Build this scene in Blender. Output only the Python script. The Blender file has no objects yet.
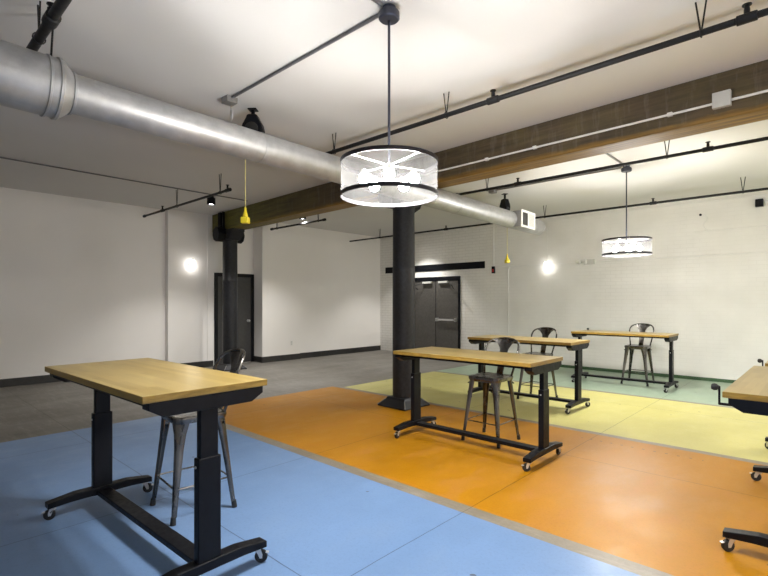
import bpy, bmesh, math, random
from mathutils import Vector, Matrix
random.seed(7)
PI = math.pi
scn = bpy.context.scene
C = scn.collection

# ------------------------------------------------------------------ materials
def newmat(name):
    m = bpy.data.materials.new(name); m.use_nodes = True
    nt = m.node_tree
    return m, nt, nt.nodes['Principled BSDF']

def N(nt, kind, **kw):
    n = nt.nodes.new(kind)
    for k, v in kw.items(): setattr(n, k, v)
    return n

def mth(nt, op, a, b=None):
    n = N(nt, 'ShaderNodeMath', operation=op)
    for i, v in enumerate((a, b)):
        if v is None: continue
        if isinstance(v, (int, float)): n.inputs[i].default_value = v
        else: nt.links.new(v, n.inputs[i])
    return n.outputs[0]

def mixc(nt, fac, a, b, blend='MIX'):
    n = N(nt, 'ShaderNodeMix', data_type='RGBA', blend_type=blend)
    if isinstance(fac, (int, float)): n.inputs[0].default_value = fac
    else: nt.links.new(fac, n.inputs[0])
    for i, v in ((6, a), (7, b)):
        if isinstance(v, tuple): n.inputs[i].default_value = v if len(v) == 4 else v + (1,)
        else: nt.links.new(v, n.inputs[i])
    return n.outputs[2]

def ramp(nt, fac, lo, hi, a=0.0, b=1.0):
    n = N(nt, 'ShaderNodeMapRange'); n.clamp = True
    nt.links.new(fac, n.inputs[0])
    n.inputs[1].default_value = lo; n.inputs[2].default_value = hi
    n.inputs[3].default_value = a; n.inputs[4].default_value = b
    return n.outputs[0]

def coords(nt, world=False):
    if world:
        return N(nt, 'ShaderNodeNewGeometry').outputs['Position']
    return N(nt, 'ShaderNodeTexCoord').outputs['Object']

def noise(nt, vec, scale, detail=3, rough=0.5, stretch=None):
    if stretch:
        mp = N(nt, 'ShaderNodeMapping'); mp.inputs['Scale'].default_value = stretch
        nt.links.new(vec, mp.inputs[0]); vec = mp.outputs[0]
    n = N(nt, 'ShaderNodeTexNoise')
    n.inputs['Scale'].default_value = scale; n.inputs['Detail'].default_value = detail
    n.inputs['Roughness'].default_value = rough
    nt.links.new(vec, n.inputs['Vector'])
    return n.outputs['Fac']

def bump(nt, bsdf, h, strength, dist=0.01):
    b = N(nt, 'ShaderNodeBump'); b.inputs['Strength'].default_value = strength
    b.inputs['Distance'].default_value = dist
    nt.links.new(h, b.inputs['Height']); nt.links.new(b.outputs[0], bsdf.inputs['Normal'])

def simple(name, col, rough=0.5, metal=0.0, var=0.12, scale=12, spec=0.5, stretch=None, rvar=0.08, bmp=0.0):
    m, nt, b = newmat(name)
    v = coords(nt)
    f = noise(nt, v, scale, 4, 0.55, stretch)
    d = tuple(c * (1 - var) for c in col); l = tuple(min(1, c * (1 + var)) for c in col)
    nt.links.new(mixc(nt, ramp(nt, f, 0.3, 0.7), d, l), b.inputs['Base Color'])
    nt.links.new(ramp(nt, f, 0.3, 0.7, max(0.02, rough - rvar), rough + rvar), b.inputs['Roughness'])
    b.inputs['Metallic'].default_value = metal
    b.inputs['Specular IOR Level'].default_value = spec
    if bmp: bump(nt, b, f, bmp, 0.004)
    return m

def emit(name, col, strength):
    m, nt, b = newmat(name)
    b.inputs['Base Color'].default_value = (0.9, 0.9, 0.88, 1)
    b.inputs['Emission Color'].default_value = col + (1,)
    b.inputs['Emission Strength'].default_value = strength
    return m

M = {}
def plaster(name, col, rough=0.75, bmp=0.08):
    m, nt, b = newmat(name)
    v = coords(nt, True)
    f1 = noise(nt, v, 0.7, 3); f2 = noise(nt, v, 60, 2)
    c = mixc(nt, ramp(nt, f1, 0.3, 0.7), tuple(x * 0.95 for x in col), col)
    nt.links.new(c, b.inputs['Base Color'])
    b.inputs['Roughness'].default_value = rough
    b.inputs['Specular IOR Level'].default_value = 0.3
    bump(nt, b, f2, bmp, 0.003)
    return m
M['wall'] = plaster('painted plaster', (0.86, 0.835, 0.805))
M['ceiling'] = plaster('painted ceiling', (0.67, 0.658, 0.642), 0.8, 0.15)

def brickmat():
    m, nt, b = newmat('white painted brick')
    v = coords(nt, True)
    sp = N(nt, 'ShaderNodeSeparateXYZ'); nt.links.new(v, sp.inputs[0])
    cb = N(nt, 'ShaderNodeCombineXYZ')
    nt.links.new(sp.outputs[0], cb.inputs[0]); nt.links.new(sp.outputs[2], cb.inputs[1])
    br = N(nt, 'ShaderNodeTexBrick')
    nt.links.new(cb.outputs[0], br.inputs['Vector'])
    br.inputs['Scale'].default_value = 1.0
    br.inputs['Brick Width'].default_value = 0.21; br.inputs['Row Height'].default_value = 0.075
    br.inputs['Mortar Size'].default_value = 0.006; br.inputs['Mortar Smooth'].default_value = 0.4
    br.inputs['Color1'].default_value = (1, 1, 1, 1); br.inputs['Color2'].default_value = (0.9, 0.9, 0.9, 1)
    br.inputs['Mortar'].default_value = (0.0, 0.0, 0.0, 1)
    patch = noise(nt, v, 0.55, 3, 0.6)
    near = ramp(nt, sp.outputs[0], -7.0, -5.6, 1.0, 0.0)          # bare courses by the double door
    amt = mth(nt, 'ADD', ramp(nt, patch, 0.45, 0.7, 0.03, 0.2), mth(nt, 'MULTIPLY', near, 0.3))
    base = mixc(nt, ramp(nt, noise(nt, v, 2.5, 4), 0.3, 0.7), (0.75, 0.735, 0.695), (0.80, 0.785, 0.75))
    dark = mth(nt, 'MULTIPLY', mth(nt, 'SUBTRACT', 1.0, ramp(nt, br.outputs['Color'], 0, 0.9)), amt)
    c = mixc(nt, dark, base, (0.40, 0.38, 0.34))
    # small old fixing holes scattered high on the wall
    mp = N(nt, 'ShaderNodeMapping'); mp.inputs['Scale'].default_value = (7, 7, 7)
    nt.links.new(cb.outputs[0], mp.inputs[0])
    vo = N(nt, 'ShaderNodeTexVoronoi'); nt.links.new(mp.outputs[0], vo.inputs['Vector'])
    hole = mth(nt, 'LESS_THAN', vo.outputs['Distance'], 0.085)
    gate = mth(nt, 'GREATER_THAN', noise(nt, v, 1.3, 2), 0.60)
    hi = mth(nt, 'GREATER_THAN', sp.outputs[2], 2.55)
    hm = mth(nt, 'MULTIPLY', mth(nt, 'MULTIPLY', hole, gate), hi)
    c = mixc(nt, mth(nt, 'MULTIPLY', hm, 0.7), c, (0.2, 0.19, 0.17))
    nt.links.new(c, b.inputs['Base Color'])
    b.inputs['Roughness'].default_value = 0.45
    hb = mth(nt, 'ADD', ramp(nt, br.outputs['Color'], 0, 0.9), mth(nt, 'MULTIPLY', noise(nt, v, 45, 3), 0.35))
    bump(nt, b, hb, 0.22, 0.006)
    return m
M['brick'] = brickmat()

def concrete(name, c1, c2, rough=0.6):
    m, nt, b = newmat(name)
    v = coords(nt, True)
    f = noise(nt, v, 1.8, 6, 0.65, (1.0, 0.45, 1)); g = noise(nt, v, 40, 4, 0.7)
    s = noise(nt, v, 9, 5, 0.7, (0.35, 1.6, 1))
    c = mixc(nt, ramp(nt, f, 0.3, 0.7), c1, c2)
    c = mixc(nt, ramp(nt, g, 0.25, 0.75, 0, 0.45), c, tuple(x * 0.6 for x in c1))
    c = mixc(nt, ramp(nt, s, 0.5, 0.75, 0, 0.4), c, tuple(min(1, x * 1.35) for x in c2))
    c = mixc(nt, jointmask(nt, v), c, tuple(x * 0.5 for x in c1))
    nt.links.new(c, b.inputs['Base Color'])
    b.inputs['Roughness'].default_value = rough
    bump(nt, b, g, 0.15, 0.004)
    return m

def jointmask(nt, v):
    sp = N(nt, 'ShaderNodeSeparateXYZ'); nt.links.new(v, sp.inputs[0])
    wob = mth(nt, 'MULTIPLY', mth(nt, 'SUBTRACT', noise(nt, v, 3, 2), 0.5), 0.012)
    out = None
    for ax, p in ((0, -1.86), (0, -3.6), (0, -5.62), (0, 0.0), (0, -7.5), (1, 1.56), (1, 4.51), (1, -0.8), (1, 7.3)):
        s = mth(nt, 'ADD', sp.outputs[ax], wob)
        k = mth(nt, 'LESS_THAN', mth(nt, 'ABSOLUTE', mth(nt, 'SUBTRACT', s, p)), 0.0035)
        out = k if out is None else mth(nt, 'MAXIMUM', out, k)
    return mth(nt, 'MULTIPLY', out, 0.75)

def paint(name, col, wear, rough=0.36, wearamt=0.35, dots=False):
    m, nt, b = newmat(name)
    v = coords(nt, True)
    f = noise(nt, v, 1.1, 5, 0.6); g = noise(nt, v, 55, 4, 0.75); s = noise(nt, v, 4.0, 6, 0.7, (1.0, 0.5, 1))
    c = mixc(nt, ramp(nt, f, 0.3, 0.7), tuple(x * 0.9 for x in col), tuple(min(1, x * 1.06) for x in col))
    c = mixc(nt, ramp(nt, s, 0.52, 0.78, 0, wearamt), c, wear)
    c = mixc(nt, ramp(nt, g, 0.5, 0.75, 0, 0.4), c, tuple(x * 0.6 for x in col))
    c = mixc(nt, jointmask(nt, v), c, tuple(x * 0.25 for x in col))
    chip = mth(nt, 'GREATER_THAN', noise(nt, v, 9, 1), 0.80)
    c = mixc(nt, mth(nt, 'MULTIPLY', chip, 0.8), c, (0.05, 0.045, 0.04))
    if dots:
        sp = N(nt, 'ShaderNodeSeparateXYZ'); nt.links.new(v, sp.inputs[0])
        mx = mth(nt, 'ABSOLUTE', mth(nt, 'SUBTRACT', mth(nt, 'PINGPONG', sp.outputs[0], 0.10), 0.05))
        k = mth(nt, 'LESS_THAN', mx, 0.011)
        k = mth(nt, 'MULTIPLY', k, mth(nt, 'LESS_THAN', mth(nt, 'ABSOLUTE', mth(nt, 'SUBTRACT', sp.outputs[1], 5.2)), 0.012))
        k = mth(nt, 'MULTIPLY', k, mth(nt, 'GREATER_THAN', sp.outputs[0], -1.95))
        k = mth(nt, 'MULTIPLY', k, mth(nt, 'LESS_THAN', sp.outputs[0], -0.85))
        c = mixc(nt, mth(nt, 'MULTIPLY', k, 0.7), c, (0.08, 0.05, 0.03))
    nt.links.new(c, b.inputs['Base Color'])
    nt.links.new(ramp(nt, s, 0.3, 0.7, rough - 0.06, rough + 0.12), b.inputs['Roughness'])
    b.inputs['Specular IOR Level'].default_value = 0.32
    bump(nt, b, g, 0.12, 0.002)
    return m
M['concrete'] = concrete('bare concrete', (0.15, 0.138, 0.12), (0.28, 0.262, 0.232))
M['strip'] = concrete('concrete strip', (0.20, 0.165, 0.115), (0.30, 0.27, 0.22), 0.45)
M['blue'] = paint('blue floor paint', (0.155, 0.262, 0.465), (0.22, 0.32, 0.48))
M['orange'] = paint('orange floor paint', (0.43, 0.185, 0.0005), (0.50, 0.22, 0.07), 0.44, 0.6, True)
M['yellow'] = paint('yellow floor paint', (0.56, 0.52, 0.185), (0.57, 0.53, 0.24), 0.36)
M['green'] = paint('green floor paint', (0.33, 0.43, 0.32), (0.40, 0.47, 0.38), 0.36)
M['green_base'] = simple('dark green paint', (0.035, 0.09, 0.035), 0.5)

def wood():
    m, nt, b = newmat('butcher block')
    v = coords(nt)
    sp = N(nt, 'ShaderNodeSeparateXYZ'); nt.links.new(v, sp.inputs[0])
    br = N(nt, 'ShaderNodeTexBrick'); nt.links.new(v, br.inputs['Vector'])
    br.inputs['Scale'].default_value = 1; br.inputs['Brick Width'].default_value = 0.55
    br.inputs['Row Height'].default_value = 0.043; br.inputs['Mortar Size'].default_value = 0.0008
    br.inputs['Color1'].default_value = (0, 0, 0, 1); br.inputs['Color2'].default_value = (1, 1, 1, 1)
    br.inputs['Mortar'].default_value = (0.5, 0.5, 0.5, 1)
    c = mixc(nt, br.outputs['Color'], (0.33, 0.225, 0.055), (0.47, 0.345, 0.115))
    g = noise(nt, v, 22, 5, 0.6, (0.12, 2.2, 2.2))
    c = mixc(nt, ramp(nt, g, 0.35, 0.75, 0, 0.25), c, (0.30, 0.19, 0.06))
    w = noise(nt, v, 2.5, 1, 0.4)
    c = mixc(nt, ramp(nt, w, 0.35, 0.75, 0, 0.3), c, (0.50, 0.40, 0.18))
    nt.links.new(c, b.inputs['Base Color'])
    b.inputs['Roughness'].default_value = 0.28
    return m
M['wood'] = wood()
M['wood_edge'] = simple('oiled wood edge', (0.27, 0.165, 0.030), 0.4, 0, 0.3, 30, stretch=(0.4, 0.4, 2))

def timber():
    m, nt, b = newmat('old timber')
    v = coords(nt)
    g = noise(nt, v, 14, 6, 0.65, (0.10, 1.5, 1.5)); s = noise(nt, v, 2.2, 5, 0.7); w = noise(nt, v, 5, 4, 0.7, (2.2, 0.3, 0.35))
    c = mixc(nt, ramp(nt, g, 0.3, 0.72), (0.030, 0.020, 0.011), (0.115, 0.080, 0.040))
    c = mixc(nt, ramp(nt, s, 0.45, 0.7, 0, 0.5), c, (0.12, 0.095, 0.028))
    c = mixc(nt, ramp(nt, w, 0.52, 0.74, 0, 0.5), c, (0.20, 0.175, 0.14))
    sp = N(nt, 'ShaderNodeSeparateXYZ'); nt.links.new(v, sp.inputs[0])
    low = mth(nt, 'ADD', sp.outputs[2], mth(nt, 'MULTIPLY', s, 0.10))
    bounce = mixc(nt, ramp(nt, g, 0.3, 0.72), (0.11, 0.055, 0.008), (0.36, 0.20, 0.030))
    c = mixc(nt, ramp(nt, low, 3.075, 3.11, 0.85, 0.0), c, bounce)         # warm bounce off the orange floor, painted into lower edge and underside
    olive = ramp(nt, sp.outputs[0], -8.8, -5.5, 0.75, 0.0)               # olive tone, stronger toward the far end
    c = mixc(nt, olive, c, mixc(nt, ramp(nt, g, 0.3, 0.72), (0.05, 0.05, 0.004), (0.20, 0.19, 0.012)))
    nt.links.new(c, b.inputs['Base Color'])
    b.inputs['Roughness'].default_value = 0.6
    bump(nt, b, g, 0.5, 0.006)
    return m
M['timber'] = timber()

def galv():
    m, nt, b = newmat('galvanised steel')
    v = coords(nt)
    f = noise(nt, v, 9, 5, 0.6); s = noise(nt, v, 30, 3, 0.6, (1, 0.06, 1)); l = noise(nt, v, 2.0, 3)
    c = mixc(nt, ramp(nt, f, 0.3, 0.7), (0.36, 0.362, 0.365), (0.50, 0.503, 0.507))
    c = mixc(nt, ramp(nt, s, 0.55, 0.75, 0, 0.25), c, (0.30, 0.29, 0.28))
    nt.links.new(c, b.inputs['Base Color']); b.inputs['Metallic'].default_value = 0.72
    nt.links.new(ramp(nt, f, 0.3, 0.7, 0.42, 0.56), b.inputs['Roughness'])
    bump(nt, b, mth(nt, 'ADD', l, mth(nt, 'MULTIPLY', s, 0.1)), 0.08, 0.03)
    return m
M['galv'] = galv()
M['black'] = simple('black powder coat', (0.0035, 0.004, 0.0065), 0.42, 0, 0.25, 30, 0.2)
M['black_rough'] = simple('dark column paint', (0.012, 0.0125, 0.015), 0.5, 0, 0.5, 25, 0.35, bmp=0.25)
M['pipe'] = simple('black iron pipe', (0.008, 0.008, 0.009), 0.5, 0.0, 0.3, 30, 0.3)
M['steel'] = simple('gunmetal steel', (0.145, 0.138, 0.13), 0.27, 0.95, 0.4, 9, stretch=(1, 1, 0.4))
M['chrome'] = simple('bright zinc', (0.62, 0.62, 0.62), 0.33, 0.7, 0.08)
M['rubber'] = simple('black rubber', (0.010, 0.010, 0.010), 0.6)
M['base'] = simple('black baseboard', (0.022, 0.021, 0.02), 0.55, 0, 0.4, 10)
M['door_dark'] = simple('charcoal door', (0.035, 0.034, 0.034), 0.5, 0, 0.2, 20)
M['door_brown'] = simple('dark grey door', (0.088, 0.082, 0.075), 0.45, 0, 0.2, 25)
M['white'] = simple('white enamel', (0.78, 0.77, 0.74), 0.45, 0, 0.03)
M['greywhite'] = simple('grey plastic', (0.55, 0.55, 0.52), 0.45, 0, 0.05)
M['conduit'] = simple('zinc conduit', (0.28, 0.275, 0.27), 0.4, 0.7, 0.15)
M['darkconduit'] = simple('dark conduit', (0.17, 0.17, 0.18), 0.4, 0.6, 0.2)
M['yellowplastic'] = simple('yellow plastic', (0.72, 0.58, 0.02), 0.45, 0, 0.05)
M['yellowcord'] = simple('yellow cord', (0.52, 0.46, 0.16), 0.5, 0, 0.05)
M['red'] = simple('red plastic', (0.45, 0.03, 0.03), 0.4)
M['canopy'] = simple('slate canopy', (0.06, 0.065, 0.09), 0.4, 0.5, 0.1)
M['rim'] = simple('bronze rim', (0.02, 0.018, 0.022), 0.4, 0.5, 0.1)
M['bulb'] = emit('glowing bulb', (1.0, 0.975, 0.935), 250.0)
M['sconce'] = emit('glowing sconce glass', (1.0, 0.97, 0.93), 2.4)
M['lens'] = emit('glowing lens', (1.0, 0.97, 0.92), 12.0)

def fabric():
    m = bpy.data.materials.new('sheer shade'); m.use_nodes = True
    nt = m.node_tree; nt.nodes.clear()
    out = N(nt, 'ShaderNodeOutputMaterial')
    tr = N(nt, 'ShaderNodeBsdfTransparent'); tl = N(nt, 'ShaderNodeBsdfTranslucent'); df = N(nt, 'ShaderNodeBsdfDiffuse')
    tl.inputs[0].default_value = (0.036, 0.0357, 0.0355, 1); df.inputs[0].default_value = (0.036, 0.0357, 0.0355, 1)
    v = coords(nt)
    w = noise(nt, v, 60, 2, 0.5, (1, 1, 0.4))
    a = N(nt, 'ShaderNodeMixShader'); a.inputs[0].default_value = 0.5
    nt.links.new(tl.outputs[0], a.inputs[1]); nt.links.new(df.outputs[0], a.inputs[2])
    k = N(nt, 'ShaderNodeMixShader')
    nt.links.new(ramp(nt, w, 0.3, 0.7, 0.40, 0.41), k.inputs[0])
    nt.links.new(tr.outputs[0], k.inputs[1]); nt.links.new(a.outputs[0], k.inputs[2])
    nt.links.new(k.outputs[0], out.inputs[0])
    return m
M['fabric'] = fabric()

# ------------------------------------------------------------------ mesh helpers
class MB:
    def __init__(s): s.v = []; s.f = []; s.mi = []; s.cur = 0
    def add(s, vs, fs):
        o = len(s.v); s.v += [tuple(p) for p in vs]
        s.f += [tuple(i + o for i in f) for f in fs]; s.mi += [s.cur] * len(fs)
        return s
    def box(s, x0, x1, y0, y1, z0, z1):
        return s.add([(x0,y0,z0),(x1,y0,z0),(x1,y1,z0),(x0,y1,z0),(x0,y0,z1),(x1,y0,z1),(x1,y1,z1),(x0,y1,z1)],
                     [(0,3,2,1),(4,5,6,7),(0,1,5,4),(1,2,6,5),(2,3,7,6),(3,0,4,7)])
    def loft(s, loops, cap=True, closed=False):
        n = len(loops[0]); vs = [p for l in loops for p in l]; fs = []
        m = len(loops)
        for i in range(m if closed else m - 1):
            j = (i + 1) % m
            for k in range(n):
                q = (k + 1) % n
                fs.append((i*n+k, i*n+q, j*n+q, j*n+k))
        if cap and not closed:
            fs.append(tuple(range(n-1, -1, -1))); fs.append(tuple((m-1)*n + k for k in range(n)))
        return s.add(vs, fs)
    def prism(s, prof, axis, a, b):      # profile of (u, v) extruded along axis
        def P(u, v, t): return {'x': (t, u, v), 'y': (u, t, v), 'z': (u, v, t)}[axis]
        return s.loft([[P(u, v, a) for u, v in prof], [P(u, v, b) for u, v in prof]])
    def tube(s, pts, r, seg=10, cap=True, closed=False):
        pts = [Vector(p) for p in pts]; n = len(pts); loops = []
        up = None
        for i, p in enumerate(pts):
            if closed: t = (pts[(i+1) % n] - pts[i-1]).normalized()
            elif i == 0: t = (pts[1] - p).normalized()
            elif i == n-1: t = (p - pts[i-1]).normalized()
            else: t = ((pts[i+1]-p).normalized() + (p-pts[i-1]).normalized()).normalized()
            if up is None:
                up = Vector((0,0,1)) if abs(t.z) < 0.9 else Vector((0,1,0))
            a = t.cross(up).normalized(); b = a.cross(t).normalized(); up = b
            rr = r[i] if isinstance(r, (list, tuple)) else r
            loops.append([p + a*rr*math.cos(2*PI*k/seg) + b*rr*math.sin(2*PI*k/seg) for k in range(seg)])
        return s.loft(loops, cap, closed)
    def lathe(s, prof, o=(0,0,0), axis='z', seg=32, cap=False):
        loops = []
        for r, h in prof:
            L = []
            for k in range(seg):
                a = 2*PI*k/seg; u, w = r*math.cos(a), r*math.sin(a)
                p = {'z': (u, w, h), 'y': (u, h, w), 'x': (h, u, w)}[axis]
                L.append((o[0]+p[0], o[1]+p[1], o[2]+p[2]))
            loops.append(L)
        return s.loft(loops, cap)
    def sphere(s, c, r, seg=16, rings=10, sz=1.0):
        prof = [(max(1e-4, r*math.sin(PI*i/rings)), -r*sz*math.cos(PI*i/rings)) for i in range(rings+1)]
        return s.lathe(prof, c, 'z', seg, True)
    def build(s, name, mat, parent=None, smooth=False, bevel=0.0, loc=(0,0,0), segs=2):
        me = bpy.data.meshes.new(name); me.from_pydata(s.v, [], s.f)
        mats = mat if isinstance(mat, list) else [mat]
        for m in mats: me.materials.append(m)
        for p, i in zip(me.polygons, s.mi): p.material_index = i
        bm = bmesh.new(); bm.from_mesh(me)
        bmesh.ops.remove_doubles(bm, verts=bm.verts, dist=1e-5)
        bmesh.ops.recalc_face_normals(bm, faces=bm.faces)
        bm.to_mesh(me); bm.free()
        if smooth:
            for p in me.polygons: p.use_smooth = True
            try: me.set_sharp_from_angle(angle=math.radians(38))
            except Exception: pass
        o = bpy.data.objects.new(name, me); C.objects.link(o)
        o.location = loc
        if parent: o.parent = parent
        if bevel:
            b = o.modifiers.new('bevel', 'BEVEL'); b.width = bevel; b.segments = segs
            b.limit_method = 'ANGLE'; b.angle_limit = math.radians(40)
        return o

def tag(o, label, cat, group=None):
    o['label'] = label; o['category'] = cat
    if group: o['group'] = group
    return o
def thing(name, label, cat, loc=(0,0,0), rz=0.0, group=None):
    o = bpy.data.objects.new(name, None); C.objects.link(o)
    o.empty_display_size = 0.1
    o.location = loc; o.rotation_euler = (0, 0, rz)
    return tag(o, label, cat, group)
def struct(o, label=None):
    o['kind'] = 'structure'
    if label: o['label'] = label
    return o
def catmull(pts, n=8):
    P = [Vector(p) for p in pts]; P = [P[0]*2-P[1]] + P + [P[-1]*2-P[-2]]; out = []
    for i in range(1, len(P)-2):
        a, b, c, d = P[i-1], P[i], P[i+1], P[i+2]
        for k in range(n):
            t = k/n
            out.append(0.5*((2*b)+(-a+c)*t+(2*a-5*b+4*c-d)*t*t+(-a+3*b-3*c+d)*t**3))
    out.append(P[-2]); return out

# ------------------------------------------------------------------ setting
ZC = 3.40
XL, XR, YF, YB = -10.30, 4.5, -3.6, 10.55

fb = MB()
mats = [M['concrete'], M['blue'], M['strip'], M['orange'], M['yellow'], M['green']]
xs = [XL-0.3, -6.26, -6.07, XR+0.2]
ys = [YF-0.2, 2.79, 2.91, 5.43, 5.53, 8.04, 8.13, YB+0.2]
rows = [1, 2, 3, 2, 4, 2, 5]
for j in range(len(ys)-1):
    for i in range(3):
        k = rows[j]
        if i == 0: k = 0
        if i == 1 and j >= 3: k = 0
        fb.cur = k
        fb.add([(xs[i],ys[j],0),(xs[i+1],ys[j],0),(xs[i+1],ys[j+1],0),(xs[i],ys[j+1],0)], [(0,1,2,3)])
fb.cur = 0
fb.add([(xs[0],ys[0],-0.15),(xs[-1],ys[0],-0.15),(xs[-1],ys[-1],-0.15),(xs[0],ys[-1],-0.15)], [(3,2,1,0)])
struct(fb.build('floor', mats))

struct(MB().box(XL-0.3, XR+0.2, YF-0.2, YB+0.2, ZC, ZC+0.2).build('ceiling', M['ceiling']))
# left wall with its pilaster, door bay and stepped right-hand bay
prof = [(XL-0.3, YF-0.2), (XL, YF-0.2), (XL, 4.28), (-10.16, 4.28), (-10.16, 5.28), (XL, 5.28), (XL, 6.40), (-9.91, 6.40),
        (-9.91, 7.51), (-9.97, 7.51), (-9.97, YB+0.2), (XL-0.3, YB+0.2)]
struct(MB().prism(prof, 'z', 0, ZC).build('wall_left', M['wall']))
struct(MB().box(-9.97, XR+0.2, YB, YB+0.2, 0, ZC).build('wall_back', M['brick']))

struct(MB().box(XR, XR+0.2, YF-0.2, YB, 0, ZC).build('wall_right', M['wall']))
struct(MB().box(XL, XR, YF-0.2, YF, 0, ZC).build('wall_front', M['wall']))
struct(MB().box(-10.16, -10.145, 5.14, 5.282, 0, ZC).build('trim_1', M['wall'], bevel=0.003))
def skirting(pts, h, t):
    mb = MB()
    for (x0, y0), (x1, y1) in zip(pts[:-1], pts[1:]):
        if abs(x0-x1) < 1e-6:
            mb.box(x0, x0+t, min(y0, y1)-(0 if y1 > y0 else 0), max(y0, y1), 0, h)
        else:
            mb.box(min(x0, x1), max(x0, x1)+t, y0-t, y0, 0, h)
    return mb
bl = skirting([(XL, YF), (XL, 4.28), (-10.16, 4.28), (-10.16, 5.28)], 0.14, 0.016)
for sgm in ([(XL, 6.40), (-9.91, 6.40), (-9.91, 7.51)], [(-9.97, 7.51), (-9.97, YB)]):
    k = skirting(sgm, 0.14, 0.016); bl.add(k.v, k.f)
struct(bl.build('baseboard_left', M['base']))
struct(MB().prism([(YB, 0), (YB-0.05, 0), (YB-0.018, 0.040), (YB, 0.055)], 'x', -6.07, XR).build('baseboard_back', M['green_base']))

# single charcoal door in the recessed bay
d1 = struct(thing('door_1', 'charcoal single door with steel knob behind the far column', 'door', (XL, 5.9, 0)))
MB().box(0, 0.012, -0.44, 0.42, 0.01, 2.04).build('leaf', M['door_dark'], d1)
fr = MB().box(0, 0.03, -0.52, -0.44, 0, 2.12).box(0, 0.03, 0.42, 0.50, 0, 2.12).box(0, 0.03, -0.44, 0.42, 2.04, 2.12)
fr.build('frame', M['black'], d1, bevel=0.004)
MB().lathe([(0.03, 0.012), (0.03, 0.02), (0.012, 0.024), (0.012, 0.05), (0.028, 0.058), (0.03, 0.075), (0.02, 0.088), (0.001, 0.09)], (0, 0.34, 1.0), 'x', 16).build('knob', M['chrome'], d1, True)

# double doors under the black lintel
d2 = struct(thing('door_2', 'dark grey double doors with a steel push bar under the black lintel', 'door', (-7.87, YB, 0)))
fr = MB().box(-0.80, -0.73, -0.035, 0, 0, 2.13).box(0.73, 0.79, -0.035, 0, 0, 2.13).box(-0.73, 0.73, -0.035, 0, 2.02, 2.13)
fr.build('frame', M['black'], d2, bevel=0.004)
for s in (-1, 1):
    lf = MB().box(0.006 if s > 0 else -0.73, 0.73 if s > 0 else -0.006, -0.02, 0, 0.01, 2.02).build('leaf', M['door_brown'], d2, bevel=0.003)
    cl = MB().box(s*0.12 if s > 0 else -0.42, 0.42 if s > 0 else -0.12, -0.085, -0.02, 1.955, 2.01).build('door_closer', M['greywhite'], lf, bevel=0.006)
    MB().tube([(s*0.36, -0.06, 1.955), (s*0.66, -0.24, 1.90), (s*0.60, -0.05, 1.80)], 0.010, 8).build('closer_arm', M['black'], lf)
    if s > 0:
        pb = MB().box(0.03, 0.70, -0.09, -0.055, 0.95, 1.00)
        pb.box(0.03, 0.10, -0.09, -0.02, 0.93, 1.02).box(0.64, 0.70, -0.09, -0.02, 0.93, 1.02)
        pb.build('push_bar', M['chrome'], lf, bevel=0.006)
MB().box(-0.005, 0.005, -0.026, -0.02, 0.01, 2.02).build('seam_strip', M['black'], d2)

tag(MB().box(-9.74, -6.35, YB-0.02, YB, 2.30, 2.475).build('lintel', M['black'], bevel=0.004),
    'long black lintel on the white brick wall over the double doors', 'lintel')

# ------------------------------------------------------------------ beam and columns
BY0, BY1, BZ = 4.95, 5.25, 3.00
BSL = 0.035; BROT = -math.atan(BSL)
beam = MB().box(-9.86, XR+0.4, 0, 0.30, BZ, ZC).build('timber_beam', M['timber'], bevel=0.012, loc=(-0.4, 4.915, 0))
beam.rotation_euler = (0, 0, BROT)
tag(beam,
    'old dark brown timber beam running under the white ceiling', 'beam')

def column(x, y, label):
    t = thing('column', label, 'column', (x, y, 0), BROT, 'black columns under the timber beam')
    MB().lathe([(0.155, 0.09), (0.157, 0.5), (0.157, 1.9), (0.158, 1.905), (0.158, 1.92), (0.155, 1.925), (0.152, 2.74)], seg=28).build('shaft', M['black_rough'], t, True)
    sq = [(-0.26,-0.26),(0.26,-0.26),(0.26,0.26),(-0.26,0.26)]
    b = MB().loft([[(u, v, 0.0) for u, v in sq], [(u, v, 0.02) for u, v in sq], [(u*0.68, v*0.68, 0.10) for u, v in sq], [(u*0.62, v*0.62, 0.13) for u, v in sq]])
    b.build('base', M['black_rough'], t, bevel=0.004)
    e = MB()
    for u, v in sq: e.tube([(u, v, 0.02), (u*0.68, v*0.68, 0.10)], 0.007, 6)
    e.build('base_edge_strap', M['conduit'], t)
    cp = MB()
    cp.prism([(-0.38, 3.0), (-0.38, 2.95), (-0.20, 2.78), (0.20, 2.78), (0.38, 2.95), (0.38, 3.0)], 'y', -0.14, 0.14)
    cp.lathe([(0.153, 2.73), (0.157, 2.75), (0.157, 2.80)], seg=28, cap=True)
    cp.build('capital', M['black_rough'], t, bevel=0.006)
    hx = MB().lathe([(0.16, -0.30), (0.16, 0.30)], (-0.06, 0, 2.90), 'y', 8, True)
    hx.build('bolster', M['black'], t, bevel=0.01)
    st = MB()
    for dx in (-0.17, -0.10, 0.02): st.box(dx-0.018, dx+0.018, -0.185, -0.140, 2.93, 3.38)
    st.build('strap', M['black'], t)
    return t
column(-4.385, 5.12, 'black round column in the middle of the room on a flared base')
column(-9.52, 5.34, 'far black column in front of the charcoal door at the beam end')

# thin white conduit and junction box on the beam face
t = thing('beam_conduit', 'thin white conduit with a square junction box on the timber beam', 'conduit', (-0.4, 4.915, 3.14), BROT)
cb = MB().tube([(-3.75, -0.012, 0), (XR+0.4, -0.012, 0)], 0.011, 8); cb.build('conduit', M['white'], t, True)
MB().box(-0.335, -0.205, -0.05, 0, -0.05, 0.08).build('junction_box', M['greywhite'], t, bevel=0.004)
for x in (-2.58, -0.66, -1.97):
    k = MB().box(x-0.02, x+0.02, -0.03, 0, -0.016, 0.016); k.build('clip', M['white'], t)

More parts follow.
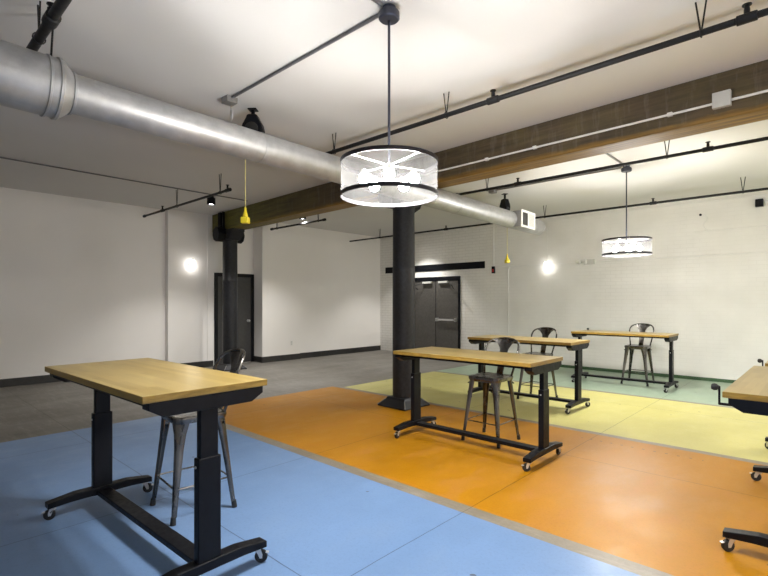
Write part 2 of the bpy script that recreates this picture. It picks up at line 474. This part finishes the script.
# ------------------------------------------------------------------ duct
DX, DZ = -3.86, 2.86
t = thing('air_duct', 'large round galvanised air duct under the ceiling, wider at the near end', 'duct', (DX, 0, 2.913))
t.rotation_euler = (-0.015, 0, 0)
MB().lathe([(0.195, YF), (0.195, 0.80), (0.203, 0.802), (0.203, 0.815), (0.195, 0.818), (0.195, 0.86), (0.205, 0.862), (0.205, 0.88), (0.195, 0.884)], (0,0,0), 'y', 48).build('wide_duct', M['galv'], t, True)
MB().lathe([(0.195, 0.884), (0.187, 0.90), (0.140, 0.95), (0.146, 0.952), (0.146, 0.966), (0.135, 0.97)], (0,0,0), 'y', 48).build('reducer', M['galv'], t, True)
sm = [(0.135, 0.97)]
for y in (2.45, 4.0, 5.6, 7.1):
    sm += [(0.135, y), (0.1385, y+0.004), (0.1385, y+0.016), (0.135, y+0.02)]
sm += [(0.135, 8.24), (0.13, 8.255), (0.001, 8.26)]
MB().lathe(sm, (0,0,0), 'y', 48).build('duct_run', M['galv'], t, True)
vb = MB().box(0.05, 0.20, 7.19, 7.66, -0.125, 0.135); vb.build('vent_box', M['galv'], t, bevel=0.004)
vg = MB().box(0.20, 0.212, 7.18, 7.22, -0.135, 0.145).box(0.20, 0.212, 7.63, 7.67, -0.135, 0.145)
vg.box(0.20, 0.212, 7.22, 7.63, -0.135, -0.10).box(0.20, 0.212, 7.22, 7.63, 0.11, 0.145).box(0.20, 0.212, 7.41, 7.44, -0.10, 0.11)
vg.build('vent_frame', M['white'], t)
MB().box(0.199, 0.204, 7.22, 7.41, -0.10, 0.11).build('vent_opening', M['door_dark'], t)
lv = MB()
for k in range(8):
    z = -0.09 + k*0.026
    lv.prism([(0.199, z), (0.212, z-0.008), (0.214, z+0.010), (0.201, z+0.018)], 'y', 7.44, 7.63) if False else lv.box(0.199, 0.209, 7.44, 7.63, z-0.008, z+0.014)
lv.build('louvre', M['greywhite'], t)
MB().tube([(0.0, 0.84, 0.198), (0.0, 0.85, ZC-2.905)], 0.007, 6).build('hanger_rod', M['pipe'], t)

# ------------------------------------------------------------------ sprinkler pipes
def pipe(y, z, x0, x1, r, label, hang, coup, caps=(True, False)):
    t = thing('sprinkler_pipe', label, 'pipe', (x0, y, z), 0, 'black sprinkler pipes under the ceiling')
    MB().tube([(0,0,0), (x1-x0,0,0)], r, 14).build('pipe_run', M['pipe'], t, True)
    if caps[0]: MB().lathe([(0.001, -0.03), (r*1.35, -0.03), (r*1.45, -0.02), (r*1.45, 0.04), (r, 0.045)], (0,0,0), 'x', 14).build('end_cap', M['pipe'], t, True)
    if caps[1]: MB().lathe([(r, -0.045), (r*1.45, -0.04), (r*1.45, 0.02), (r*1.35, 0.03), (0.001, 0.03)], (x1-x0,0,0), 'x', 14).build('end_cap', M['pipe'], t, True)
    top = ZC - z
    for x in hang:
        u = x-x0; h = MB()
        h.tube([(u, (r+0.006)*math.cos(a), (r+0.006)*math.sin(a)) for a in [2*PI*k/14 for k in range(14)]], 0.004, 6, closed=True)
        h.tube([(u-0.005, 0, r+0.004), (u-0.03, 0, top)], 0.0055, 6); h.tube([(u+0.005, 0, r+0.004), (u+0.03, 0, top)], 0.0055, 6)
        h.build('hanger', M['pipe'], t)
    for x in coup:
        u = x-x0
        c = MB().lathe([(r, -0.055), (r*1.4, -0.05), (r*1.4, 0.05), (r, 0.055)], (u,0,0), 'x', 14)
        c.lathe([(r*0.75, r*0.9), (r*0.75, r+0.035), (0.014, r+0.04), (0.014, r+0.055), (0.026, r+0.056), (0.026, r+0.062), (0.001, r+0.063)], (u,0,0), 'z', 10)
        c.build('sprinkler_coupling', M['pipe'], t, True)
    return t
pipe(0.76, 3.17, -4.35, XR, 0.030, 'black sprinkler pipe at the top left corner over the wide duct end', (-3.78, -1.5, 1.0), (-3.47,))
pipe(3.67, 3.19, -4.42, XR, 0.022, 'long black sprinkler pipe in front of the timber beam beside the pendant', (-4.2, -2.62, -0.613, 1.5), (-2.13, -0.375))
pipe(3.65, 3.115, -9.74, -6.53, 0.019, 'short black sprinkler pipe high before the left wall, on the near side of the beam', (-8.3, -6.8), (-8.9, -6.58), (True, True))
pipe(6.44, 3.17, -4.42, XR, 0.020, 'black sprinkler pipe just behind the timber beam over the rear pendant', (-3.84, -1.417, 1.0), (-3.33, -1.01))
pipe(6.46, 3.16, -9.61, -7.70, 0.020, 'short black sprinkler pipe far back beneath the beam beside the stepped wall', (-9.4, -7.9), (), (True, True))
pipe(9.30, 3.17, -9.97, XR, 0.020, 'black sprinkler pipe along the top of the white brick wall', (-8.8, -4.22, -1.0, 1.5), (-6.65, -2.26), (False, False))

# ------------------------------------------------------------------ pendants
def pendant(x, y, ztop, zbot, R, label):
    t = thing('pendant_lamp', label, 'lamp', (x, y, ZC), 0, 'drum pendant lamps')
    MB().lathe([(0.001, 0), (0.045, 0), (0.045, -0.03), (0.066, -0.032), (0.07, -0.04), (0.07, -0.075), (0.06, -0.085), (0.001, -0.09)], seg=28).build('canopy', M['canopy'], t, True)
    zt, zb = ztop-ZC, zbot-ZC
    MB().tube([(0,0,-0.08), (0,0,zt-0.13)], 0.009, 10).build('stem', M['canopy'], t, True)
    sh = MB().lathe([(R, zb), (R, zt)], seg=64).build('shade', M['fabric'], t, True)
    for z in (zt, zb):
        s = 1 if z == zt else -1
        MB().loft([[((R+a)*math.cos(2*PI*k/64), (R+a)*math.sin(2*PI*k/64), z-s*b) for a, b in ((0.001,0),(0.005,0),(0.005,0.026),(0.001,0.026))] for k in range(64)], closed=True).build('rim', M['rim'], sh, True)
    for k in range(4):
        a = -0.15 + k*PI/2
        MB().tube([(0,0,zt-0.03), ((R)*math.cos(a), (R)*math.sin(a), zt-0.012)], 0.005, 8).build('spider_arm', M['white'], t, True)
    hub = MB().lathe([(0.001, zt-0.015), (0.022, zt-0.02), (0.022, zt-0.05), (0.012, zt-0.055), (0.012, zt-0.10), (0.03, zt-0.11), (0.03, zt-0.15), (0.001, zt-0.16)], seg=16)
    hub.build('hub', M['white'], t, True)
    for k in range(5):
        a = -0.832 + k*2*PI/5; c, s = math.cos(a), math.sin(a)
        ar = MB().tube([(0.02*c, 0.02*s, zt-0.13), (0.085*c, 0.085*s, zt-0.135)], 0.008, 8)
        ar.tube([(0.085*c, 0.085*s, zt-0.135), (0.172*c, 0.172*s, zt-0.085)], 0.008, 8)
        ar.lathe([(0.001, zt-0.070), (0.018, zt-0.072), (0.020, zt-0.095), (0.031, zt-0.106), (0.029, zt-0.109), (0.016, zt-0.100), (0.001, zt-0.098)], (0.172*c, 0.172*s, 0), 'z', 14)  # socket flares into a cup, added to shade the ceiling above the bulb
        hd = ar.build('bulb_holder', M['white'], t, True)
        MB().sphere((0.172*c, 0.172*s, zt-0.135), 0.035, 12, 8).build('bulb', M['bulb'], t, True)
    return t
pendant(-2.14, 2.35, 2.385, 2.142, 0.318, 'large sheer drum pendant lamp with five bulbs in the foreground')
pendant(-2.14, 7.40, 2.35, 2.118, 0.320, 'smaller looking drum pendant lamp hanging before the white brick wall')

pendant(2.1, 2.35, 2.385, 2.142, 0.318, 'unseen added drum pendant lamp right of the foreground lamp, brightens the right side')  # out-of-view lamp added to brighten the right side
pendant(2.1, 7.40, 2.35, 2.118, 0.320, 'unseen added drum pendant lamp right of the rear lamp, brightens the right side')  # second added lamp out of view, more light for the right side
# conduits on the ceiling
def conduit(pts, r, mat, label, group='ceiling conduits', bx=None):
    t = thing('conduit', label, 'conduit', pts[0], 0, group)
    o = Vector(pts[0])
    MB().tube([Vector(p)-o for p in pts], r, 8).build('tube', mat, t, True)
    if bx:
        p = Vector(bx)-o
        MB().box(p.x-0.055, p.x+0.055, p.y-0.055, p.y+0.055, p.z-0.055, p.z+0.003).build('junction_box', M['conduit'], t, bevel=0.004)
    return t
zc = ZC-0.013
conduit([(-4.15, 2.35, zc), (-2.21, 2.35, zc)], 0.013, M['darkconduit'], 'grey conduit across the ceiling from a box by the duct to the front lamp', bx=(-4.20, 2.35, ZC-0.003))
conduit([(-2.14, 2.28, zc), (-2.14, YF, zc)], 0.013, M['darkconduit'], 'grey conduit leaving the front lamp canopy toward the top of the picture')
conduit([(-4.25, 7.40, zc), (-2.21, 7.40, zc)], 0.013, M['conduit'], 'pale conduit across the ceiling to the rear lamp', bx=(-4.30, 7.40, ZC-0.003))
conduit([(-2.14, 5.25, zc), (-2.14, 7.33, zc)], 0.013, M['conduit'], 'short conduit from the timber beam to the rear lamp canopy')
conduit([(-8.10, YF, zc), (-8.18, 4.95, zc)], 0.010, M['darkconduit'], 'thin dark conduit on the ceiling running along the left wall')

# ------------------------------------------------------------------ cord reels
def reel(x, y, plug_z, rz, label, drop=0.0):
    t = thing('cord_reel', label, 'cord reel', (x, y, ZC-drop), rz, 'black cord reels beside the duct')
    MB().box(-0.016, 0.016, -0.016, 0.016, -0.075, drop-0.008).box(-0.045, 0.045, -0.045, 0.045, drop-0.012, drop).build('mount', M['black'], t, bevel=0.006)
    pr = [(-0.05, -0.06), (0.05, -0.06), (0.065, -0.10), (0.10, -0.16), (0.115, -0.22), (0.10, -0.29), (0.06, -0.325), (-0.06, -0.325), (-0.10, -0.29), (-0.115, -0.22), (-0.10, -0.16), (-0.065, -0.10)]
    pr = [(u*0.98, w) for u, w in pr]
    MB().prism(pr, 'y', -0.055, 0.055).build('housing', M['black'], t, bevel=0.02, segs=3)
    MB().lathe([(0.001, -0.066), (0.06, -0.066), (0.07, -0.06), (0.07, -0.05)], (0, 0, -0.215), 'y', 20).build('drum_cover', M['rubber'], t, True)
    MB().box(0.02, 0.07, -0.058, -0.0545, -0.295, -0.285).build('label_strip', M['white'], t)
    px = -0.08
    MB().tube([(px, 0, -0.30), (px, 0, plug_z-ZC+drop+0.06)], 0.005, 8).build('cord', M['yellowcord'], t, True)
    z = plug_z-ZC+drop
    pg = MB().box(px-0.04, px+0.04, -0.035, 0.035, z-0.045, z+0.02)
    pg.lathe([(0.028, z+0.02), (0.022, z+0.05), (0.012, z+0.09), (0.012, z+0.12)], (px, 0, 0), 'z', 12, True)
    pg.build('outlet_block', M['yellowplastic'], t, bevel=0.01)
    return t
reel(-4.28, 2.655, 2.29, math.radians(40), 'black cord reel with a yellow outlet on its cord, left end of the duct', 0.0)
reel(-4.30, 7.82, 2.19, math.radians(150), 'small black cord reel with a yellow outlet, far end of the duct by its vent', 0.035)

# white tag hanging under the box by the near reel
t = thing('pull_tag', 'small white paper tag hanging from the ceiling box beside the near cord reel', 'tag', (-4.21, 2.37, ZC-0.05))
MB().tube([(0,0,0), (0.005,0,-0.12)], 0.003, 6).build('string', M['conduit'], t)
MB().prism([(-0.024, -0.11), (0.0, -0.05), (0.036, -0.08), (0.030, -0.16), (0.0, -0.175)], 'y', -0.002, 0.002).build('paper', M['white'], t)

# ------------------------------------------------------------------ downlights
def downlight(x, y, aim, label, power):
    t = thing('downlight', label, 'light', (x, y, ZC), 0, 'black ceiling downlights')
    MB().lathe([(0.001, 0), (0.05, 0), (0.05, -0.025), (0.015, -0.025), (0.015, -0.03), (0.073, -0.032), (0.076, -0.04), (0.076, -0.155), (0.066, -0.155), (0.064, -0.13)], seg=24).build('can', M['black'], t, True)
    MB().lathe([(0.064, -0.135), (0.001, -0.135)], seg=24).build('lens', M['lens'], t)
    l = bpy.data.lights.new('downlight_beam', 'SPOT'); l.energy = power; l.spot_size = math.radians(105); l.spot_blend = 0.6
    l.shadow_soft_size = 0.05; l.color = (1, 0.975, 0.935)
    o = bpy.data.objects.new('downlight_beam', l); C.objects.link(o); o.parent = t; o.location = (0, 0, -0.165)
    return t
downlight(-8.38, 4.32, None, 'black cylinder downlight on the ceiling beside the beam end', 45)
downlight(-8.38, 6.42, None, 'black cylinder downlight on the ceiling just behind the beam', 55)
downlight(-8.15, 9.85, None, 'black cylinder downlight over the lintel, hidden behind the middle column', 40)

# ------------------------------------------------------------------ sconces
def sconce(loc, rz, label):
    t = thing('wall_sconce', label, 'light', loc, rz, 'glowing wall sconces')
    MB().box(-0.05, 0.05, -0.02, 0, -0.06, 0.06).build('back_plate', M['white'], t, bevel=0.004)
    MB().tube([(0, -0.015, 0), (0, -0.06, 0)], 0.012, 8).build('arm', M['white'], t)
    MB().lathe([(0.001, -0.10), (0.034, -0.10), (0.040, -0.09), (0.040, 0.09), (0.034, 0.10), (0.001, 0.10)], (0, -0.10, 0), 'z', 20).build('glass', M['sconce'], t, True)
    MB().lathe([(0.02, 0.098), (0.02, 0.125), (0.001, 0.127)], (0, -0.10, 0), 'z', 14).build('finial', M['darkconduit'], t, True)
    return t
sconce((-10.16, 4.77, 2.25), PI/2, 'glowing wall sconce on the pilaster of the left wall')
sconce((-4.71, YB, 2.25), 0, 'glowing wall sconce on the white brick wall below the duct end')
tag(MB().tube([(0, -0.008, 0), (0, -0.008, 0.98)], 0.008, 8).build('wall_conduit', M['white'], None, True, loc=(-4.73, YB, 2.40)),
    'white conduit dropping from the ceiling to the sconce on the brick wall', 'conduit', 'white wall conduits')

# ------------------------------------------------------------------ brick wall fittings
pts = catmull([(XR, 0, 0), (-5.0, 0, 0), (-5.55, 0, 0), (-5.66, 0, -0.03), (-5.70, 0, -0.12), (-5.70, 0, -0.5), (-5.70, 0, -2.23)], 6)
tag(MB().tube(pts, 0.010, 8).build('wall_conduit', M['white'], None, True, loc=(0, YB-0.010, 2.31)),
    'white conduit running level along the brick wall then down beside the double doors', 'conduit', 'white wall conduits')
pts = catmull([(XR, 0, 0), (-2.0, 0, 0), (-1.66, 0, 0.005), (-1.57, 0, 0.03), (-1.60, 0, 0.10), (-1.55, 0, 0.17), (-1.58, 0, 0.22)], 6)
t = thing('wall_cable', 'thin cable curling up to a small black stud high on the brick wall', 'cable', (0, YB, 2.76))
pts = catmull([(XR, -0.007, 0), (-1.4, -0.007, 0), (-1.60, -0.007, 0.0), (-1.70, -0.007, 0.05), (-1.72, -0.007, 0.14), (-1.66, -0.007, 0.22), (-1.71, -0.007, 0.30), (-1.77, -0.007, 0.31)], 6)
MB().tube(pts, 0.007, 8).build('cable_run', M['white'], t, True)
MB().lathe([(0.022, 0), (0.022, -0.02), (0.001, -0.021)], (-1.77, 0, 0.31), 'y', 12).build('stud', M['black'], t)
t = thing('pull_station', 'small dark box with red front at the end of a white drop conduit', 'switch', (-6.10, YB, 2.26))
MB().box(-0.038, 0.038, -0.05, 0, -0.10, 0.07).build('box', M['black'], t, bevel=0.005)
MB().box(-0.025, 0.025, -0.056, -0.05, -0.07, 0.0).build('front', M['red'], t)
MB().tube([(0, -0.014, 0.07), (0, -0.014, ZC-2.26)], 0.014, 8).build('drop_conduit', M['white'], t, True)
t = thing('emergency_light', 'grey twin head emergency light on the brick wall right of the sconce', 'light', (-3.84, YB, 2.31))
MB().box(-0.05, 0.17, -0.06, 0, -0.055, 0.055).build('housing', M['greywhite'], t, bevel=0.008)
for x in (-0.13, 0.0):
    MB().lathe([(0.001, -0.055), (0.025, -0.055), (0.048, 0.0), (0.05, 0.02), (0.044, 0.024), (0.001, 0.018)], (x, -0.10, 0.0), 'x', 16).build('lamp_head', M['white'], t, True)
MB().tube([(-0.12, -0.05, 0), (0.0, -0.05, 0)], 0.012, 8).build('bracket', M['greywhite'], t)
t = thing('wall_speaker', 'small black speaker box high on the brick wall under the pipe', 'speaker', (-0.90, YB, 3.16))
MB().box(-0.055, 0.055, -0.11, -0.02, -0.065, 0.065).build('cabinet', M['black'], t, bevel=0.008)
MB().box(-0.02, 0.02, -0.03, 0, -0.02, 0.02).build('bracket', M['pipe'], t)
MB().tube([(0.05, -0.012, 0.03), (XR+0.90, -0.012, 0.03)], 0.007, 8).build('cable', M['white'], t, True)
tag(MB().tube([(-9.9, 0, 0), (XR, 0, 0)], 0.012, 8).build('wall_conduit', M['white'], None, True, loc=(0, YB-0.012, 3.31)), 'white conduit along the very top of the brick wall', 'conduit', 'white wall conduits')
t = thing('wall_outlet', 'white electrical outlet low on the left wall before the step', 'outlet', (-9.91, 7.24, 0.42))
MB().box(0, 0.008, -0.036, 0.036, -0.058, 0.058).build('plate', M['white'], t, bevel=0.002)
for z in (-0.026, 0.026): MB().box(0.007, 0.011, -0.017, 0.017, z-0.015, z+0.015).build('socket', M['greywhite'], t, bevel=0.002)

# ------------------------------------------------------------------ tables
TL, TW = 1.56, 0.672
def table(cx, cy, rz, H, label, crank=False):
    t = thing('work_table', label, 'table', (cx, cy, 0), rz, 'butcher block work tables on casters')
    tt = MB().box(-TL/2, TL/2, -TW/2, TW/2, H-0.035, H).build('tabletop', [M['wood'], M['wood_edge']], t, bevel=0.003)
    for p in tt.data.polygons:
        if p.normal.z < 0.5: p.material_index = 1
    zt = H-0.035
    rl = MB().box(-0.70, 0.70, -TW/2+0.03, -TW/2+0.06, zt-0.022, zt).box(-0.70, 0.70, TW/2-0.06, TW/2-0.03, zt-0.022, zt)
    rl.build('apron_rail', M['black'], t)
    for s in (-1, 1):
        x = s*0.742
        b = 0.308
        pr = [(-b, zt), (-b, zt-0.035), (-b+0.07, zt-0.075), (b-0.07, zt-0.075), (b, zt-0.035), (b, zt)]
        MB().prism(pr, 'x', x-0.036, x+0.036).build('end_bracket', M['black'], t, bevel=0.003)
        leg = MB().box(x-0.025, x+0.025, -0.062, 0.062, 0.085, 0.665).build('leg', M['black'], t, bevel=0.006)
        MB().box(x-0.020, x+0.020, -0.049, 0.049, 0.60, zt-0.07).build('inner_post', M['black'], leg, bevel=0.005)
        MB().lathe([(0.007, -0.061), (0.007, -0.067), (0.001, -0.068)], (x, 0, 0.62), 'y', 8).build('bolt', M['chrome'], leg)
        pr = [(-0.335, 0.083), (-0.19, 0.092), (0.19, 0.092), (0.335, 0.083), (0.335, 0.118), (0.17, 0.142), (-0.17, 0.142), (-0.335, 0.118)]
        MB().prism(pr, 'x', x-0.036, x+0.036).build('foot', M['black'], t, bevel=0.004)
        for u in (-1, 1):
            y = u*0.297
            a = u*PI/2 + random.uniform(-0.8, 0.8)
            ca, sa = math.cos(a), math.sin(a)
            rot = Matrix.Translation((x, y, 0)) @ Matrix.Rotation(a, 4, 'Z')
            f = MB().lathe([(0.001, 0.087), (0.026, 0.087), (0.026, 0.081), (0.018, 0.079), (0.018, 0.066), (0.001, 0.064)], (0,0,0), 'z', 14)
            for yy in (-0.016, 0.016):
                f.prism([(-0.014, 0.079), (0.018, 0.079), (0.028, 0.050), (0.027, 0.029), (0.013, 0.029), (0.002, 0.055)], 'y', yy-0.0015, yy+0.0015)
            f.tube([(0.02, -0.019, 0.0357), (0.02, 0.019, 0.0357)], 0.006, 8)
            f.box(-0.018, 0.018, -0.017, 0.017, 0.0745, 0.079)
            f.prism([(0.03, 0.062), (0.062, 0.055), (0.062, 0.050), (0.03, 0.056)], 'y', -0.010, 0.010)
            fo = f.build('caster', M['chrome'], t, False); fo.data.transform(rot)
            w = MB().lathe([(0.010, -0.011), (0.030, -0.012), (0.0345, -0.008), (0.0355, 0), (0.0345, 0.008), (0.030, 0.012), (0.010, 0.012)], (0.02, 0, 0.0357), 'y', 20, True)
            wo = w.build('wheel', M['rubber'], fo, True); wo.data.transform(rot)
            hb = MB().lathe([(0.001, -0.0135), (0.012, -0.013), (0.014, -0.010), (0.014, 0.010), (0.012, 0.013), (0.001, 0.0135)], (0.02, 0, 0.0357), 'y', 12)
            ho = hb.build('wheel_hub', M['rubber'], fo, True); ho.data.transform(rot)
    MB().box(-0.70, 0.70, -0.045, 0.045, 0.092, 0.126).build('stretcher', M['black'], t, bevel=0.004)
    if crank:
        yb = TW/2
        cr = MB().tube([(-0.735, 0.28, zt-0.045), (-0.735, yb+0.022, zt-0.045)], 0.008, 8)
        cr.tube([(-0.735, yb+0.020, zt-0.05), (-0.735, yb+0.020, zt+0.058)], 0.006, 8)
        co = cr.build('crank', M['black'], t, True)
        kb = MB().lathe([(0.009, 0.018), (0.011, 0.026), (0.019, 0.032), (0.021, 0.046), (0.016, 0.058), (0.001, 0.062)], (-0.735, yb, zt+0.052), 'y', 16)
        kb.build('crank_knob', M['rubber'], co, True)
    return t
table(-3.07, 1.16, math.radians(1.6), 1.02, 'tall wood topped work table on the blue floor, nearest at left')
table(-2.635, 4.15, 0, 0.93, 'wood topped work table on the orange floor before the middle column')
table(-3.215, 6.47, 0, 0.925, 'wood topped work table on the yellow floor behind the orange floor table')
table(-2.655, 8.98, 0, 0.92, 'wood topped work table on the green floor by the brick wall', True)
table(-0.125, 4.16, PI/2, 0.93, 'wood topped work table turned end on at the right edge, nearest', True)
table(-0.135, 6.76, PI/2, 0.85, 'work table at far right edge behind the end on table, crank showing', True)

# ------------------------------------------------------------------ stools
SH = 0.68
def rsq(h, r, z, n=6):
    L = []
    for cx, cy, a0 in ((1,1,0), (-1,1,PI/2), (-1,-1,PI), (1,-1,1.5*PI)):
        for k in range(n+1):
            a = a0 + PI/2*k/n
            L.append((cx*(h-r)+r*math.cos(a), cy*(h-r)+r*math.sin(a), z))
    return L
hoop_xz = [(0.160, 0.665), (0.180, 0.78), (0.194, 0.88), (0.196, 0.95), (0.172, 1.008), (0.105, 1.040), (0.0, 1.050)]
def back_y(x, z): return 0.176 + 0.155*(z-0.66)/0.4 - 1.5*x*x
def hoop_half(z):
    for (x0, z0), (x1, z1) in zip(hoop_xz[:-1], hoop_xz[1:]):
        if z0 <= z <= z1: return x0 + (x1-x0)*(z-z0)/(z1-z0)
    return 0.0
def stool(cx, cy, rz, label, bk=1.0):
    t = thing('metal_stool', label, 'stool', (cx, cy, 0), rz, 'gunmetal counter stools with curved backs')
    s = MB().loft([rsq(0.168, 0.05, SH-0.045), rsq(0.178, 0.055, SH-0.045), rsq(0.184, 0.055, SH-0.02), rsq(0.181, 0.055, SH-0.004), rsq(0.172, 0.05, SH),
                   rsq(0.155, 0.045, SH-0.003),
                   rsq(0.13, 0.04, SH-0.004), rsq(0.11, 0.035, SH-0.007), rsq(0.05, 0.02, SH-0.009), rsq(0.02, 0.01, SH-0.009)])
    s.build('seat', M['steel'], t, True)
    for sx in (-1, 1):
        for sy in (-1, 1):
            p0 = Vector((sx*0.143, sy*0.143, SH-0.025)); p1 = Vector((sx*0.21, sy*0.21, 0.012))
            ax = (p1-p0).normalized(); tan = Vector((-sy, sx, 0)).normalized(); out = tan.cross(ax).normalized()
            if out.dot(Vector((sx, sy, 0))) < 0: out = -out
            loops = []
            for f, w, d in ((0, 0.062, 0.020), (0.05, 0.055, 0.022), (0.14, 0.040, 0.024), (0.28, 0.031, 0.022), (0.6, 0.024, 0.018), (0.95, 0.017, 0.014)):
                c = p0.lerp(p1, f)
                loops.append([c + tan*(w*a) + out*(d*b) for a, b in ((-1,-0.9),(-0.92,-0.2),(-0.6,0.45),(0,0.8),(0.6,0.45),(0.92,-0.2),(1,-0.9),(0.78,-0.9),(0.45,0.05),(0,0.3),(-0.45,0.05),(-0.78,-0.9))])
            lg = MB().loft(loops).build('leg', M['steel'], t, True)
            e = p0.lerp(p1, 0.94); ff = MB().tube([e, p1 + Vector((0,0,-0.011))], [0.0165, 0.019], 10); ff.build('rubber_foot', M['rubber'], lg, True)
    zf = 0.215
    q = 0.143 + (0.21-0.143)*(SH-0.025-zf)/(SH-0.037)
    for a, b in (((-q,-q),(q,-q)), ((q,-q),(q,q)), ((q,q),(-q,q)), ((-q,q),(-q,-q))):
        MB().tube([(a[0], a[1], zf), (b[0], b[1], zf)], 0.0065, 8).build('footrest_bar', M['steel'], t, True)
    cb = MB()
    for s in (-1, 1): cb.prism([(-0.19, 0.60), (-0.14, 0.635), (0.14, 0.635), (0.19, 0.60), (0.185, 0.59), (0.13, 0.62), (-0.13, 0.62), (-0.185, 0.59)], 'y', s*0.15-0.002, s*0.15+0.002)
    cb.build('seat_brace', M['steel'], t)
    h = [(x, back_y(x, z)*bk, 0.66+(z-0.66)*bk) for x, z in hoop_xz]
    full = [Vector((-p[0], p[1], p[2])) for p in h[:-1]] + [Vector(p) for p in reversed(h)]
    MB().tube(catmull(full, 6), 0.0115, 10).build('back_hoop', M['steel'], t, True)
    def w(z):
        base = 0.046 - 0.010*max(0, min(1, (0.86-z)/0.18))
        k = max(0, min(1, (z-0.90)/0.125)); k = 1-math.sqrt(1-k*k)
        return base + (max(0.05, hoop_half(min(z, 1.03)))-base)*k
    sp = MB(); n = 22; mcol = 12
    for side in (0, 1):
        vs = []
        for i in range(n+1):
            z = 0.66 + (1.043-0.66)*i/n
            ww = min(w(z), max(0.03, hoop_half(z)))
            for j in range(mcol+1):
                x = ww*(2*j/mcol-1); vs.append((x, back_y(x, z)*bk+0.004*side, 0.66+(z-0.66)*bk))
        sp.add(vs, [(i*(mcol+1)+j, i*(mcol+1)+j+1, (i+1)*(mcol+1)+j+1, (i+1)*(mcol+1)+j) for i in range(n) for j in range(mcol)])
    sp.build('back_splat', M['steel'], t, True)
    return t
stool(-3.315, 1.575, math.radians(-5), 'gunmetal metal stool on the blue floor tucked under the tall table', 1.09)
stool(-2.62, 4.47, 0, 'gunmetal metal stool on the orange floor tucked behind the table')
stool(-3.22, 6.84, 0, 'gunmetal metal stool on the yellow floor tucked behind its table')
stool(-2.51, 9.33, 0, 'gunmetal metal stool on the green floor nearest the brick wall')

# ------------------------------------------------------------------ world, camera, view
w = bpy.data.worlds.new('world'); scn.world = w; w.use_nodes = True
w.node_tree.nodes['Background'].inputs[0].default_value = (1.0, 0.98, 0.95, 1)
w.node_tree.nodes['Background'].inputs[1].default_value = 0.3

cam = bpy.data.cameras.new('camera'); co = bpy.data.objects.new('camera', cam); C.objects.link(co)
cam.sensor_width = 36; cam.lens = 480/768*36; cam.shift_y = 14/768
cam.clip_start = 0.05; cam.clip_end = 100
co.location = (0, 0, 1.45); co.rotation_euler = (PI/2, 0, math.atan2(0.6811, 0.7322))
scn.camera = co
vs = scn.view_settings
vs.view_transform = 'Standard'; vs.look = 'None'; vs.gamma = 1; vs.use_curve_mapping = False
vs.exposure = 2.25
